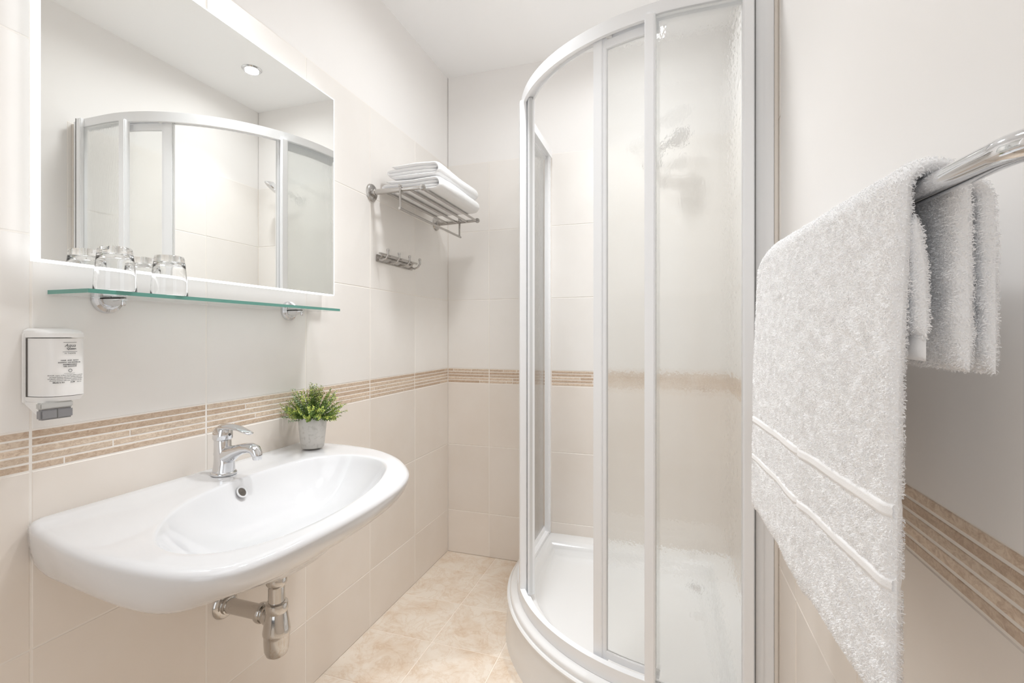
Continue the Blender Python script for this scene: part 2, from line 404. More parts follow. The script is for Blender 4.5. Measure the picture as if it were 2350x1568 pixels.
# ------------------------------------------------------------------ ceiling downlights
def downlight(x, y, label, beam, spill, size=0.062):
    t = tag(empty('ceiling_downlight', (x, y, ZC)), label, 'ceiling light', 'recessed ceiling spotlights')
    g = G(); g.lathe([(0.030, -0.0005), (0.033, -0.005), (0.043, -0.006), (0.047, -0.002), (0.047, 0.0)], (x, y, ZC)); g.build('trim_ring', M['chrome'], t)
    g = G(); g.lathe([(0.030, -0.001), (0.001, -0.001)], (x, y, ZC-0.0015), n=24); g.build('lamp_disc', M['lamp'], t)
    for power, spread in ((beam, 90), (spill, 165)):
        if not power: continue
        l = bpy.data.lights.new('downlight', 'AREA'); l.shape = 'DISK'; l.size = size; l.energy = power; l.color = (0.95, 0.975, 1.0); l.spread = math.radians(spread)
        o = bpy.data.objects.new('downlight', l); COL.objects.link(o); o.location = (x, y, ZC-(0.012 if spread == 90 else 0.0125))
downlight(-0.09, 1.911, 'round recessed ceiling spotlight seen reflected in the mirror, above the shower', 2.1, 1.6)
downlight(-0.42, 1.50, 'unseen ceiling spotlight added to brighten the back of the room, between the mirror and the shower', 3.7, 4.8, 0.2)  # added lamp out of view, brightens the back wall and corner
downlight(-0.42, 0.95, 'unseen ceiling spotlight added as extra light above the sink front', 2.7, 0, 0.2)  # added lamp out of view, evens out the light around the sink

# ------------------------------------------------------------------ shower: tray
def qpts(R, a='L', b='F', n=48, y_end=None, x_end=None, a0=None, a1=None):
    """points along the quadrant outline of radius R about (CX,CY); straight runs to the back wall and to the right wall"""
    P = []
    if a0 is None:
        P.append((CX-R, YB if y_end is None else y_end)); A0 = PI
    else: A0 = a0
    A1 = 1.5*PI if a1 is None else a1
    for i in range(n+1):
        t = A0 + (A1-A0)*i/n; P.append((CX+R*math.cos(t), CY+R*math.sin(t)))
    if a1 is None: P.append((XR if x_end is None else x_end, CY-R))
    return P
def qsweep(g, prof, closed=True, **kw):
    """prof: closed list of (R, z); swept along the quadrant"""
    paths = [qpts(R, **kw) for R, z in prof]
    n = len(paths[0]); rings = [[(paths[k][i][0], paths[k][i][1], prof[k][1]) for k in range(len(prof))] for i in range(n)]
    g.loft(rings, closed=True, cap0=True, cap1=True)
tray = tag(empty('shower_tray', (-0.2, 1.9, 0)), 'white quadrant shower tray with a curved front panel in the back right corner', 'shower tray')
zt = 0.168
# basin: rings from the outline to the middle, with ledge, wall and floor
def tray_ring(R, inset, z, n=48):
    P = [(CX-R, YB-inset)]
    for i in range(n+1):
        t = PI + 0.5*PI*i/n; P.append((CX+R*math.cos(t), CY+R*math.sin(t)))
    P += [(XR-inset, CY-R), (XR-inset, YB-inset)]
    P[0] = (CX-R, YB-inset)
    return [(x, y, z) for x, y in P]
g = G()
rings = [tray_ring(0.676, 0.0, 0.135), tray_ring(0.680, 0.0, 0.150), tray_ring(0.679, 0.0, zt-0.006), tray_ring(0.672, 0.0, zt), tray_ring(0.597, 0.072, zt), tray_ring(0.590, 0.079, zt-0.003), tray_ring(0.578, 0.092, zt-0.028), tray_ring(0.563, 0.108, zt-0.052), tray_ring(0.54, 0.13, zt-0.060)]
cen = (0.13, 2.11, zt-0.070)
for s in (0.6, 0.3, 0.08):
    rings.append([(cen[0]+(x-cen[0])*s, cen[1]+(y-cen[1])*s, cen[2]+(z-cen[2])*s) for x, y, z in rings[8]])
g.loft(rings, cap1=True)
g.build('basin', M['acrylic'], tray, angle=50)
g = G(); qsweep(g, [(0.668, 0.150), (0.686, 0.1505), (0.6905, 0.147), (0.6905, 0.142), (0.685, 0.138), (0.686, 0.130), (0.694, 0.02), (0.697, 0.0), (0.665, 0.0)])
g.build('front_panel', M['acrylic'], tray, angle=35)
g = G(); g.lathe([(0.001, 0.004), (0.035, 0.004), (0.042, 0.001), (0.042, -0.004)], (cen[0], cen[1], cen[2])); g.build('waste_cover', M['chrome'], tray)

# ------------------------------------------------------------------ shower: enclosure
enc = tag(empty('shower_enclosure', (CX-RQ, CY, zt)), 'white framed quadrant shower enclosure with textured curved glass sliding doors, standing on the tray', 'shower enclosure')
ZB0, ZB1, ZT0, ZT1 = zt+0.001, 0.210, 1.999, 2.038
A_L, A_D, A_F = math.radians(-154.0+360), math.radians(-114.7+360), math.radians(-99.8+360)
g = G(); qsweep(g, [(0.598, ZT0+0.004), (0.598, ZT1), (0.6371, ZT1), (0.6371, ZT0), (0.626, ZT0), (0.626, ZT0+0.014), (0.604, ZT0+0.014), (0.604, ZT0+0.004)], y_end=YB-0.03, x_end=XR-0.055)
g.build('top_rail', M['alu'], enc, angle=30)
g = G(); qsweep(g, [(0.612, ZB0), (0.612, ZB0+0.016), (0.628, ZB0+0.022), (0.631, ZB1), (0.650, ZB1), (0.651, ZB0)], y_end=YB-0.03, x_end=XR-0.055)
g.build('bottom_rail', M['alu'], enc, angle=30)
def radial_post(g, ang, ra, rb, w, z0, z1):
    """post at an angle on the arc: radial ra..rb, tangential width w"""
    c, s = math.cos(ang), math.sin(ang); P = []
    for (r, t) in ((ra, -w/2), (rb, -w/2), (rb, w/2), (ra, w/2)):
        P.append((CX+r*c-t*s, CY+r*s+t*c))
    g.loft([[(x, y, z0) for x, y in P], [(x, y, z1) for x, y in P]], cap0=True, cap1=True)
# wall profiles
def wall_profile(kind):
    g = G()
    if kind == 'back':
        x = CX-0.630
        g.box(x-0.006, x+0.020, YB-0.018, YB, ZB0, ZT1-0.01)
        g.box(x-0.003, x+0.016, YB-0.040, YB-0.012, ZB0, ZT1-0.02)
    else:
        y = CY-0.640
        g.box(XR-0.037, XR-0.010, y+0.006, y+0.034, ZB0, ZT1)
        g.box(XR-0.055, XR-0.034, y, y+0.028, ZB0, ZT1)
    return g.build('wall_profile', M['alu'], enc, bevel=0.002)
wall_profile('back'); wall_profile('right')
g = G(); g.box(XR-0.0105, XR-0.0005, CY-0.634, CY-0.618, 0.002, ZT1-0.01); g.build('sealing_strip', M['silicone'], enc, bevel=0.002)
g = G(); g.box(XR-0.0563, XR-0.0548, CY-0.6525, CY-0.628, ZB0+0.01, ZT1-0.001); g.build('gap_seal', M['seal'], enc)
# fixed panels (outer track) -------------------------------------------------
def pane(name, R, parent, z0, z1, **kw):
    g = G(); qsweep(g, [(R-0.002, z0), (R-0.002, z1), (R+0.002, z1), (R+0.002, z0)], **kw)
    return g.build(name, M['shower_glass'], parent, angle=30)
# left fixed panel
g = G(); radial_post(g, A_L, 0.626, 0.650, 0.026, ZB0+0.01, ZT0+0.006)
fp = g.build('fixed_panel', M['alu'], enc, bevel=0.003)
pane('glass_pane', 0.638, fp, ZB1-0.01, ZT0+0.004, y_end=YB-0.04, a1=A_L)
# right fixed panel
g = G(); radial_post(g, A_F, 0.626, 0.652, 0.028, ZB0+0.008, ZT0+0.006)
g.box(XR-0.084, XR-0.056, CY-0.652, CY-0.622, ZB0+0.008, ZT1)
fp2 = g.build('fixed_panel', M['alu'], enc, bevel=0.003)
pane('glass_pane', 0.638, fp2, ZB1-0.01, ZT0+0.004, a0=A_F, x_end=XR-0.07)
# sliding doors (inner track) ------------------------------------------------
def door(a0, a1, straight, lead, loff):
    g = G(); zd0, zd1 = ZB0+0.022, ZT0+0.012
    radial_post(g, lead, 0.597, 0.622, 0.030, zd0, zd1)
    radial_post(g, lead+loff*0.030, 0.603, 0.617, 0.014, zd0, zd1)
    kw = dict(a0=PI+0.02, a1=lead) if straight == 'L' else dict(a0=lead, a1=A_F+0.03)
    for z0, z1 in ((zd0+0.012, zd0+0.034), (zd1-0.040, zd1-0.014)):
        qsweep(g, [(0.603, z0), (0.603, z1), (0.616, z1), (0.616, z0)], **kw)
    d = g.build('sliding_door', M['alu'], enc, bevel=0.0015)
    pane('glass_pane', 0.609, d, zd0+0.03, zd1-0.035, **kw)
    for z0 in (zd0-0.006, zd1-0.004):
        g = G(); c, s = math.cos(lead-loff*-0.05), math.sin(lead-loff*-0.05)
        g.lathe([(0.001, -0.004), (0.009, -0.004), (0.010, 0), (0.009, 0.004), (0.001, 0.004)], (CX+0.61*c, CY+0.61*s, z0), axis='z', n=16)
        g.build('roller', M['plastic'], d)
    g = G(); radial_post(g, lead-loff*0.0262, 0.606, 0.616, 0.002, zd0, zd1); g.build('magnetic_seal', M['alu_grey'], d)
    return d
door(None, None, 'L', math.radians(206.6), -1)
door(None, None, 'F', A_D, 1)

# shower head on the back wall
sh = tag(empty('overhead_shower', (-0.06, YB, 1.95)), 'small chrome shower head on the back wall inside the shower', 'shower head')
g = G(); g.lathe([(0.001, -0.012), (0.022, -0.012), (0.028, -0.006), (0.028, 0.0)], (-0.06, YB, 1.93), axis='y'); g.build('wall_flange', M['chrome'], sh)
g = G(); g.tube([(-0.06, YB-0.005, 1.93), (-0.055, YB-0.03, 1.935), (-0.035, YB-0.06, 1.955), (-0.01, YB-0.08, 1.98), (0.03, YB-0.10, 2.0)], [0.010, 0.010, 0.011, 0.012, 0.013]); g.build('arm', M['chrome'], sh)
g = G(); d = Vector((0.5, -0.45, -0.75)).normalized(); c = Vector((0.045, YB-0.108, 2.004))
g.tube([c-d*0.012, c, c+d*0.014, c+d*0.020], [0.018, 0.032, 0.046, 0.042], n=28); g.build('spray_face', M['chrome'], sh)

# ------------------------------------------------------------------ sink
def catmull(P, m=6, closed=True):
    out = []; n = len(P)
    for i in range(n):
        p0, p1, p2, p3 = P[(i-1) % n], P[i], P[(i+1) % n], P[(i+2) % n]
        for k in range(m):
            t = k/m
            out.append(tuple(0.5*((2*b)+(-a+c)*t+(2*a-5*b+4*c-d)*t*t+(-a+3*b-3*c+d)*t**3) for a, b, c, d in zip(p0, p1, p2, p3)))
    return out
SC = (-0.80, 0.885)     # centre used for the radial outline functions
def radial(P, nang):
    P = [(x-SC[0], y-SC[1]) for x, y in P]; out = []
    for k in range(nang):
        a = 2*PI*k/nang; dx, dy = math.cos(a), math.sin(a); best = 0
        for i in range(len(P)):
            x1, y1 = P[i]; x2, y2 = P[(i+1) % len(P)]
            den = dx*(y2-y1)-dy*(x2-x1)
            if abs(den) < 1e-12: continue
            t = (x1*(y2-y1)-y1*(x2-x1))/den; u = (x1*dy-y1*dx)/den
            if t > 0 and -1e-6 <= u <= 1+1e-6: best = max(best, t)
        out.append(best)
    return out
NA = 160
outer_pts = [(-1.101, 0.56), (-1.09, 0.545), (-1.02, 0.527), (-0.93, 0.507), (-0.83, 0.494), (-0.72, 0.492), (-0.65, 0.503), (-0.605, 0.53), (-0.583, 0.58), (-0.572, 0.66), (-0.566, 0.76), (-0.568, 0.86), (-0.580, 0.96), (-0.607, 1.045), (-0.655, 1.115), (-0.72, 1.178), (-0.81, 1.232), (-0.90, 1.256), (-1.0, 1.265), (-1.09, 1.262), (-1.101, 1.25), (-1.101, 1.1), (-1.101, 0.9), (-1.101, 0.7)]
bowl_pts = [(-0.845, 0.600), (-0.80, 0.560), (-0.735, 0.545), (-0.68, 0.558), (-0.632, 0.61), (-0.612, 0.70), (-0.610, 0.81), (-0.625, 0.91), (-0.650, 0.99), (-0.70, 1.09), (-0.76, 1.137), (-0.83, 1.155), (-0.89, 1.142), (-0.940, 1.09), (-0.958, 1.01), (-0.962, 0.93), (-0.957, 0.83), (-0.935, 0.735), (-0.895, 0.655)]
under_pts = [(-1.101, 0.575), (-1.05, 0.547), (-0.97, 0.534), (-0.87, 0.522), (-0.79, 0.516), (-0.735, 0.520), (-0.702, 0.537), (-0.680, 0.575), (-0.667, 0.625), (-0.655, 0.68), (-0.648, 0.76), (-0.646, 0.86), (-0.652, 0.95), (-0.670, 1.03), (-0.712, 1.10), (-0.79, 1.165), (-0.88, 1.205), (-0.98, 1.228), (-1.08, 1.238), (-1.101, 1.22), (-1.101, 1.1), (-1.101, 0.9), (-1.101, 0.7)]
RU = radial(catmull(under_pts), NA)
RO = radial(catmull(outer_pts), NA); RB_ = radial(catmull(bowl_pts), NA)
for _ in range(14): RB_ = [(RB_[k-1]+2*RB_[k]+RB_[(k+1) % NA])/4 for k in range(NA)]
zs = 0.804
def ring(fr, z, kind='o', add=0.0, zf=None):
    out = []
    for k in range(NA):
        a = 2*PI*k/NA; ro, rb = RO[k], RB_[k]
        r = ro*fr+add if kind == 'o' else (rb*fr+add if kind == 'b' else (RU[k]*fr if kind == 'u' else (ro+(RU[k]-ro)*fr if kind == 's' else rb+(ro-0.017-rb)*fr)))
        x = SC[0]+r*math.cos(a); y = SC[1]+r*math.sin(a)
        x = max(x, XL+0.0005)
        zz = z(x, y, a) if callable(z) else z
        out.append((x, y, zz))
    return out
def deck(x, y, a):      # deck dips slightly towards the bowl and rises at the wall
    w = max(0.0, min(1.0, (-1.045-x)/0.03)); w = w*w*(3-2*w)
    return zs-0.004+0.006*w
BWALL = 0.0
rings = []
# bowl from the middle outwards
for fr, dz in ((0.05, -0.128), (0.2, -0.126), (0.4, -0.119), (0.56, -0.106), (0.70, -0.086), (0.82, -0.060), (0.90, -0.038), (0.955, -0.019), (0.985, -0.008), (1.0, -0.0045)):
    rings.append(ring(fr, zs+dz, 'b'))
rings.append(ring(0.06, deck, 'm')); rings.append(ring(0.30, deck, 'm')); rings.append(ring(0.60, deck, 'm')); rings.append(ring(0.85, deck, 'm'))
lip = lambda d: (lambda x, y, a: deck(x, y, a)+d)
rings.append(ring(1.0, lip(0.0), 'o', -0.016)); rings.append(ring(1.0, lip(-0.0015), 'o', -0.008)); rings.append(ring(1.0, lip(-0.007), 'o', -0.001))
for fr, dz in ((0.0, -0.016), (0.03, -0.026), (0.12, -0.040), (0.27, -0.054), (0.46, -0.066), (0.68, -0.076), (0.86, -0.082), (1.0, -0.0855)):
    rings.append(ring(fr, zs+dz, 's'))
for fr, dz in ((0.93, -0.089), (0.82, -0.097), (0.66, -0.118), (0.5, -0.145), (0.3, -0.172), (0.1, -0.180)):
    rings.append(ring(fr, zs+dz, 'u'))
g = G(); g.loft(rings, cap0=True, cap1=True)
sink = tag(empty('wall_sink', (XL, 0.905, zs)), 'wide white ceramic washbasin with rounded front mounted on the tiled left wall', 'sink')
so = g.build('basin', M['ceramic'], sink, angle=75)
# overflow and waste
g = G(); g.lathe([(0.0135, 0.0), (0.0135, 0.0025), (0.0105, 0.003), (0.0100, 0.0)], (0, 0, 0), n=28)
ovp = Vector((-0.9440, 0.864, 0.7735)); ovn = Vector((0.82, 0.06, 0.56)).normalized()
rotm = ovn.to_track_quat('Z', 'Y').to_matrix().to_4x4(); rotm.translation = ovp
def xform(g, m): g.v = [tuple(m @ Vector(p)) for p in g.v]; return g
xform(g, rotm).build('overflow_ring', M['ceramic'], sink)
g = G(); g.lathe([(0.0105, 0.0014), (0.001, 0.0012)], (0, 0, 0), n=24); xform(g, rotm).build('overflow_hole', M['hole'], sink)
g = G(); g.lathe([(0.001, 0.006), (0.020, 0.006), (0.022, 0.003), (0.031, 0.003), (0.033, 0.0)], (SC[0], SC[1], zs-0.128)); g.build('drain_plug', M['chrome'], sink)

# ------------------------------------------------------------------ tap
TX, TY, TZ = -1.030, 0.892, zs-0.003
tap = tag(empty('basin_mixer_tap', (TX, TY, TZ)), 'chrome single lever mixer tap on the back rim of the white sink', 'tap')
g = G(); g.lathe([(0.001, 0), (0.0275, 0), (0.0285, 0.002), (0.0285, 0.005), (0.026, 0.008), (0.001, 0.008)], (TX, TY, TZ), n=40); g.build('base_ring', M['chrome'], tap)
secs = [(0.0, 0.006, 0.0255, 0.0245), (0.0, 0.014, 0.0250, 0.0235), (0.001, 0.03, 0.0240, 0.0215), (0.000, 0.046, 0.0230, 0.0205), (-0.003, 0.060, 0.0200, 0.0195), (-0.004, 0.072, 0.0190, 0.0190), (-0.004, 0.084, 0.0190, 0.0190)]
g = G(); g.loft([[(TX+dx+rx*math.cos(2*PI*k/32), TY+ry*math.sin(2*PI*k/32), TZ+z) for k in range(32)] for dx, z, rx, ry in secs], cap0=True, cap1=True)
g.build('body', M['chrome'], tap)
g = G(); g.tube([(TX-0.004, TY, TZ+0.040), (TX+0.015, TY, TZ+0.048), (TX+0.040, TY, TZ+0.060), (TX+0.065, TY, TZ+0.068), (TX+0.085, TY, TZ+0.070), (TX+0.097, TY, TZ+0.066), (TX+0.102, TY, TZ+0.058), (TX+0.103, TY, TZ+0.053)], [(0.022, 0.020), (0.021, 0.019), (0.0145, 0.0165), (0.0120, 0.015), (0.0120, 0.0145), (0.0125, 0.0138), (0.012, 0.0125), (0.0115, 0.0115)], n=28)
g.build('spout', M['chrome'], tap, angle=60)
g = G(); g.lathe([(0.001, -0.006), (0.0095, -0.006), (0.0105, -0.004), (0.0105, 0.004)], (TX+0.1035, TY, TZ+0.050), n=24); g.build('aerator', M['chrome'], tap)
hs_ = []
for dx, z, rx, ry in [(-0.004, 0.0855, 0.0205, 0.0205), (-0.004, 0.088, 0.0220, 0.0218), (-0.004, 0.098, 0.0225, 0.0220), (-0.003, 0.108, 0.0215, 0.0205), (-0.001, 0.115, 0.018, 0.017), (0.002, 0.1195, 0.011, 0.011), (0.003, 0.121, 0.003, 0.003)]:
    hs_.append([(TX+dx+rx*math.cos(2*PI*k/28), TY+ry*math.sin(2*PI*k/28), TZ+z) for k in range(28)])
g = G(); g.loft(hs_, cap0=True, cap1=True)
g.tube([(TX-0.018, TY, TZ+0.106), (TX+0.0, TY, TZ+0.1155), (TX+0.025, TY, TZ+0.1175), (TX+0.048, TY, TZ+0.1145), (TX+0.068, TY, TZ+0.1085), (TX+0.083, TY, TZ+0.1045), (TX+0.087, TY, TZ+0.1035)], [(0.006, 0.012), (0.008, 0.018), (0.0065, 0.0165), (0.005, 0.0135), (0.0042, 0.0115), (0.0034, 0.009), (0.001, 0.004)], n=24)
g.build('lever', M['chrome'], tap, angle=60)
g = G(); g.lathe([(0.001, 0.0006), (0.003, 0.0005), (0.0033, 0.0)], (TX+0.0185, TY, TZ+0.098), axis='x', n=16); g.build('temperature_mark', M['seal'], tap)
g = G(); g.tube([(TX-0.028, TY, TZ+0.0), (TX-0.028, TY, TZ+0.045)], 0.0018, n=10); g.lathe([(0.001, 0.004), (0.0042, 0.003), (0.0045, 0), (0.0042, -0.003), (0.001, -0.004)], (TX-0.028, TY, TZ+0.047), n=16); g.build('popup_rod', M['chrome'], tap)

# ------------------------------------------------------------------ bottle trap
BX, BY = -0.930, 0.955
trap = tag(empty('bottle_trap', (BX, BY, 0.337)), 'chrome bottle trap and waste pipe under the sink', 'drain trap')
g = G(); g.tube([(BX, BY, 0.66), (BX, BY, 0.45)], 0.0195, n=32); g.build('inlet_pipe', M['dark_chrome'], trap)
g = G(); g.lathe([(0.0195, 0.540), (0.0235, 0.538), (0.0245, 0.530), (0.0245, 0.521), (0.0225, 0.517), (0.0205, 0.515), (0.0195, 0.512)], (BX, BY, 0)); g.build('slip_nut', M['dark_chrome'], trap)
g = G(); g.lathe([(0.0195, 0.474), (0.0260, 0.472), (0.0270, 0.466), (0.0270, 0.454), (0.0250, 0.449)], (BX, BY, 0)); g.build('slip_nut', M['dark_chrome'], trap)
g = G(); g.lathe([(0.0195, 0.450), (0.0245, 0.449), (0.0265, 0.440), (0.0315, 0.408), (0.0325, 0.400), (0.0320, 0.396), (0.0302, 0.393), (0.0300, 0.388)], (BX, BY, 0)); g.build('bottle', M['dark_chrome'], trap)
g = G(); g.lathe([(0.0300, 0.3885), (0.0298, 0.372), (0.0285, 0.355), (0.0245, 0.344), (0.016, 0.3375), (0.001, 0.336)], (BX, BY, 0)); g.build('bottle_cup', M['dark_chrome'], trap)
ZO = 0.4365
g = G(); g.tube([(XL+0.002, BY, ZO), (BX-0.03, BY, ZO)], 0.0185, n=32)
g.tube([(BX-0.045, BY, ZO), (BX-0.01, BY, ZO-0.012)], [0.0185, 0.021], n=24); g.build('outlet_pipe', M['dark_chrome'], trap)
g = G(); g.lathe([(0.0185, -0.008), (0.0235, -0.007), (0.0250, -0.002), (0.0250, 0.004), (0.0230, 0.008), (0.0185, 0.009)], (BX-0.047, BY, ZO), axis='x'); g.build('outlet_nut', M['dark_chrome'], trap)
g = G(); g.lathe([(0.0185, 0.020), (0.0215, 0.019), (0.0220, 0.010), (0.030, 0.0085), (0.0345, 0.005), (0.036, 0.0)], (XL+0.0005, BY, ZO), axis='x'); g.build('wall_flange', M['dark_chrome'], trap)

# ------------------------------------------------------------------ lit mirror
MX, MY0, MY1, MZ0, MZ1 = -1.055, 0.543, 1.331, 1.273, 1.928
mir = tag(empty('lit_mirror', (XL, (MY0+MY1)/2, MZ0)), 'large rectangular backlit mirror on the left wall above the glass shelf', 'mirror')
g = G(); g.box(MX-0.005, MX, MY0+0.003, MY1-0.003, MZ0+0.003, MZ1-0.003); g.build('mirror_glass', M['mirror'], mir, smooth=False)
g = G()
for (a0, a1, b0, b1) in ((MY0, MY1, MZ0, MZ0+0.006), (MY0, MY1, MZ1-0.006, MZ1), (MY0, MY0+0.006, MZ0+0.006, MZ1-0.006), (MY1-0.006, MY1, MZ0+0.006, MZ1-0.006)):
    g.box(MX-0.023, MX-0.0005, a0, a1, b0, b1)
g.build('light_diffuser', M['led'], mir, smooth=False)
g = G(); g.box(XL, MX-0.0055, MY0+0.022, MY1-0.022, MZ0+0.022, MZ1-0.022); g.build('mounting_box', M['alu_grey'], mir, smooth=False)

# ------------------------------------------------------------------ glass shelf
SZ, SY0, SY1, SX1 = 1.2170, 0.578, 1.270, -0.985
shelf = tag(empty('glass_shelf', (XL, 0.94, SZ)), 'clear glass wall shelf with green edge below the mirror', 'shelf')
g = G(); g.box(XL+0.004, SX1-0.0012, SY0+0.0012, SY1-0.0012, SZ, SZ+0.0075); g.build('glass_plate', M['shelf_glass'], shelf, smooth=False)
g = G(); g.mi = 0; g.box(SX1-0.0012, SX1, SY0, SY1, SZ, SZ+0.0075); g.mi = 0; g.box(XL+0.004, SX1-0.0012, SY0, SY0+0.0012, SZ, SZ+0.0075); g.box(XL+0.004, SX1-0.0012, SY1-0.0012, SY1, SZ, SZ+0.0075)
g.build('polished_edge', M['shelf_edge'], shelf, smooth=False)
for yb in (0.679, 1.177):
    g = G(); zc = SZ-0.002
    g.lathe([(0.0295, 0.0), (0.0295, 0.004), (0.0275, 0.008), (0.0215, 0.010), (0.0205, 0.013), (0.001, 0.013)], (XL+0.0003, yb, zc), axis='x', n=40)
    br = g.build('bracket', M['chrome'], shelf)
    # clamp: a half-round jaw below and one above the plate, with a slot
    for s in (-1, 1):
        g = G(); prof = []
        n = 14
        for i in range(n+1):
            a = PI*i/n; prof.append((0.0180*math.cos(a), s*0.0180*math.sin(a)))
        r0 = [(XL+0.010, yb+a, zc+s*0.0008+b*0.95) for a, b in prof]; r1 = [(XL+0.034, yb+a*0.85, zc+s*0.0008+b*0.62) for a, b in prof]; r2 = [(XL+0.048, yb+a*0.5, zc+s*0.0008+b*0.28) for a, b in prof]; r3 = [(XL+0.052, yb+a*0.38, zc+s*0.0008+b*0.2) for a, b in prof]
        if s > 0: continue
        g.loft([r0, r1, r2, r3], cap0=True, cap1=True); g.build('lower_jaw', M['chrome'], br)
    g = G(); g.tube([(XL+0.012, yb, zc+0.0022), (XL+0.048, yb, zc+0.0020)], [(0.0016, 0.015), (0.0014, 0.007)], n=16); g.build('clamp_slot', M['dark_gap'], br)
    g = G(); g.lathe([(0.0035, -0.006), (0.0042, -0.004), (0.0042, 0.004), (0.0035, 0.006), (0.001, 0.006)], (XL+0.050, yb, zc-0.008), n=12); g.build('clamp_screw', M['chrome'], br)

# tumblers upside down on the shelf
def tumbler(x, y, label):
    t = tag(empty('drinking_glass', (x, y, SZ+0.0078)), label, 'glass', 'upside-down tumblers on the glass shelf')
    z = SZ+0.0078
    prof = [(0.0345, 0.0), (0.0350, 0.0008), (0.0345, 0.012), (0.0325, 0.045), (0.0295, 0.072), (0.0282, 0.078), (0.0288, 0.081), (0.0282, 0.084), (0.0270, 0.0865), (0.0262, 0.0875), (0.001, 0.0875),
            (0.001, 0.0745), (0.020, 0.0745), (0.0255, 0.072), (0.0285, 0.060), (0.0313, 0.035), (0.0330, 0.008), (0.0335, 0.0)]
    prof = [(r*0.96, h*0.97) for r, h in prof]
    g = G(); g.lathe(prof+[prof[0]], (x, y, z), n=48)
    g.build('tumbler', M['glass'], t, angle=60)
tumbler(-1.0135, 0.640, 'clear drinking glass upside down on the shelf, the left one of two')
tumbler(-1.0155, 0.747, 'clear drinking glass upside down on the shelf, the right one of two')

# ------------------------------------------------------------------ soap dispenser
DY0, DY1, DZ0, DZ1 = 0.5425, 0.6150, 1.027, 1.150
disp = tag(empty('soap_dispenser', (XL, 0.59, 0.994)), 'white wall soap dispenser with grey push nozzle and black printed label', 'soap dispenser')
def dshape(depth, y0, y1, n=20, sq=2.6):
    P = []
    for i in range(n+1):
        a = PI*i/n; c, s = math.cos(a), math.sin(a)
        yy = (y0+y1)/2-(y1-y0)/2*math.copysign(abs(c)**(2/sq*0.55+0.3), c)
        P.append((XL+0.002+depth*abs(s)**(0.62), yy))
    return P
def dface(y, depth, y0=DY0, y1=DY1):     # front surface depth at y
    c = max(-1, min(1, ((y0+y1)/2-y)/((y1-y0)/2))); ex = 2/2.6*0.55+0.3
    cc = abs(c)**(1/ex); return XL+0.002+depth*(max(0, 1-cc*cc)**0.5)**0.62
def dloft(levels, name, m, parent, **kw):
    g = G(); g.loft([[(x, y, z) for x, y in dshape(dp, a, b)] for z, dp, a, b in levels], cap0=True, cap1=True)
    return g.build(name, m, parent, angle=45, **kw)
DD = 0.066
dloft([(DZ0+0.004, DD, DY0+0.002, DY1-0.001), (1.135, DD-0.001, DY0+0.002, DY1-0.001)], 'cover', M['plastic'], disp)
dloft([(1.1365, DD+0.001, DY0, DY1), (1.144, DD, DY0, DY1), (1.149, DD-0.012, DY0+0.001, DY1-0.001), (1.153, DD-0.05, DY0+0.008, DY1-0.008)], 'lid', M['plastic'], disp)
dloft([(1.0215, 0.060, DY0+0.001, DY1-0.004), (1.030, 0.065, DY0-0.0005, DY1)], 'lower_housing', M['plastic'], disp)
g = G(); hp = [(XL+0.002, 1.0225), (XL+0.002, 1.018), (XL+0.046, 0.993), (XL+0.052, 0.993), (XL+0.052, 1.0225)]
g.loft([[(x, DY0+0.001+dy, z) for x, z in hp] for dy in (0.0, 0.046)], cap0=True, cap1=True); g.build('nozzle_housing', M['plastic'], disp, bevel=0.0015)
g = G(); g.box(XL+0.001, XL+0.010, DY0-0.0015, DY1+0.001, 1.018, 1.146); g.build('back_plate', M['plastic'], disp, bevel=0.002)
g = G(); g.box(XL+0.0105, XL+0.0125, DY0+0.0002, DY0+0.004, 1.03, 1.135); g.build('side_gap', M['dark_gap'], disp)
g = G(); g.box(XL+0.050, XL+0.0640, 0.537, 0.585, 0.991, 1.0095); g.build('push_nozzle', M['smoke'], disp, bevel=0.0025)
g = G(); g.box(XL+0.050, XL+0.0632, 0.5365, 0.5855, 1.0098, 1.0215); g.build('nozzle_collar', M['smoke_light'], disp, bevel=0.002)
g = G(); g.box(XL+0.0637, XL+0.0644, 0.5602, 0.5615, 0.993, 1.009); g.build('nozzle_slot', M['seal'], disp)
# printed label: words and small lines wrapped onto the curved cover
def print_text(txt, yc, z, size, shear=0.0, bold=0.0):
    cu = bpy.data.curves.new('print', 'FONT'); cu.body = txt; cu.size = size; cu.align_x = 'CENTER'; cu.shear = shear; cu.offset = bold; cu.resolution_u = 2
    ob = bpy.data.objects.new('print', cu); COL.objects.link(ob)
    dg = bpy.context.evaluated_depsgraph_get(); me = bpy.data.meshes.new_from_object(ob.evaluated_get(dg))
    bpy.data.objects.remove(ob)
    V = [(v.co.x, v.co.y) for v in me.vertices]; Fc = [tuple(p.vertices) for p in me.polygons]; bpy.data.meshes.remove(me)
    return [(yc+a, z+b) for a, b in V], Fc
lg = G()
def wrap(V, Fc):
    lg.add([(dface(min(max(a, DY0+0.003), DY1-0.003), DD)+0.0007, a, b) for a, b in V], Fc)
def bar(y0, y1, z, h):
    n = max(1, int((y1-y0)/0.004)); V = []; Fc = []
    for i in range(n+1):
        yy = y0+(y1-y0)*i/n; V += [(yy, z-h/2), (yy, z+h/2)]
    for i in range(n): Fc.append((2*i, 2*i+2, 2*i+3, 2*i+1))
    wrap(V, Fc)
YC = 0.5775
bar(YC-0.010, YC+0.010, 1.1275, 0.0006); wrap(*print_text('Aqua', YC, 1.1195, 0.0080, 0.3)); wrap(*print_text('Queen', YC+0.002, 1.1145, 0.0052, 0, 0.00012))
bar(YC-0.011, YC+0.011, 1.1105, 0.0005)
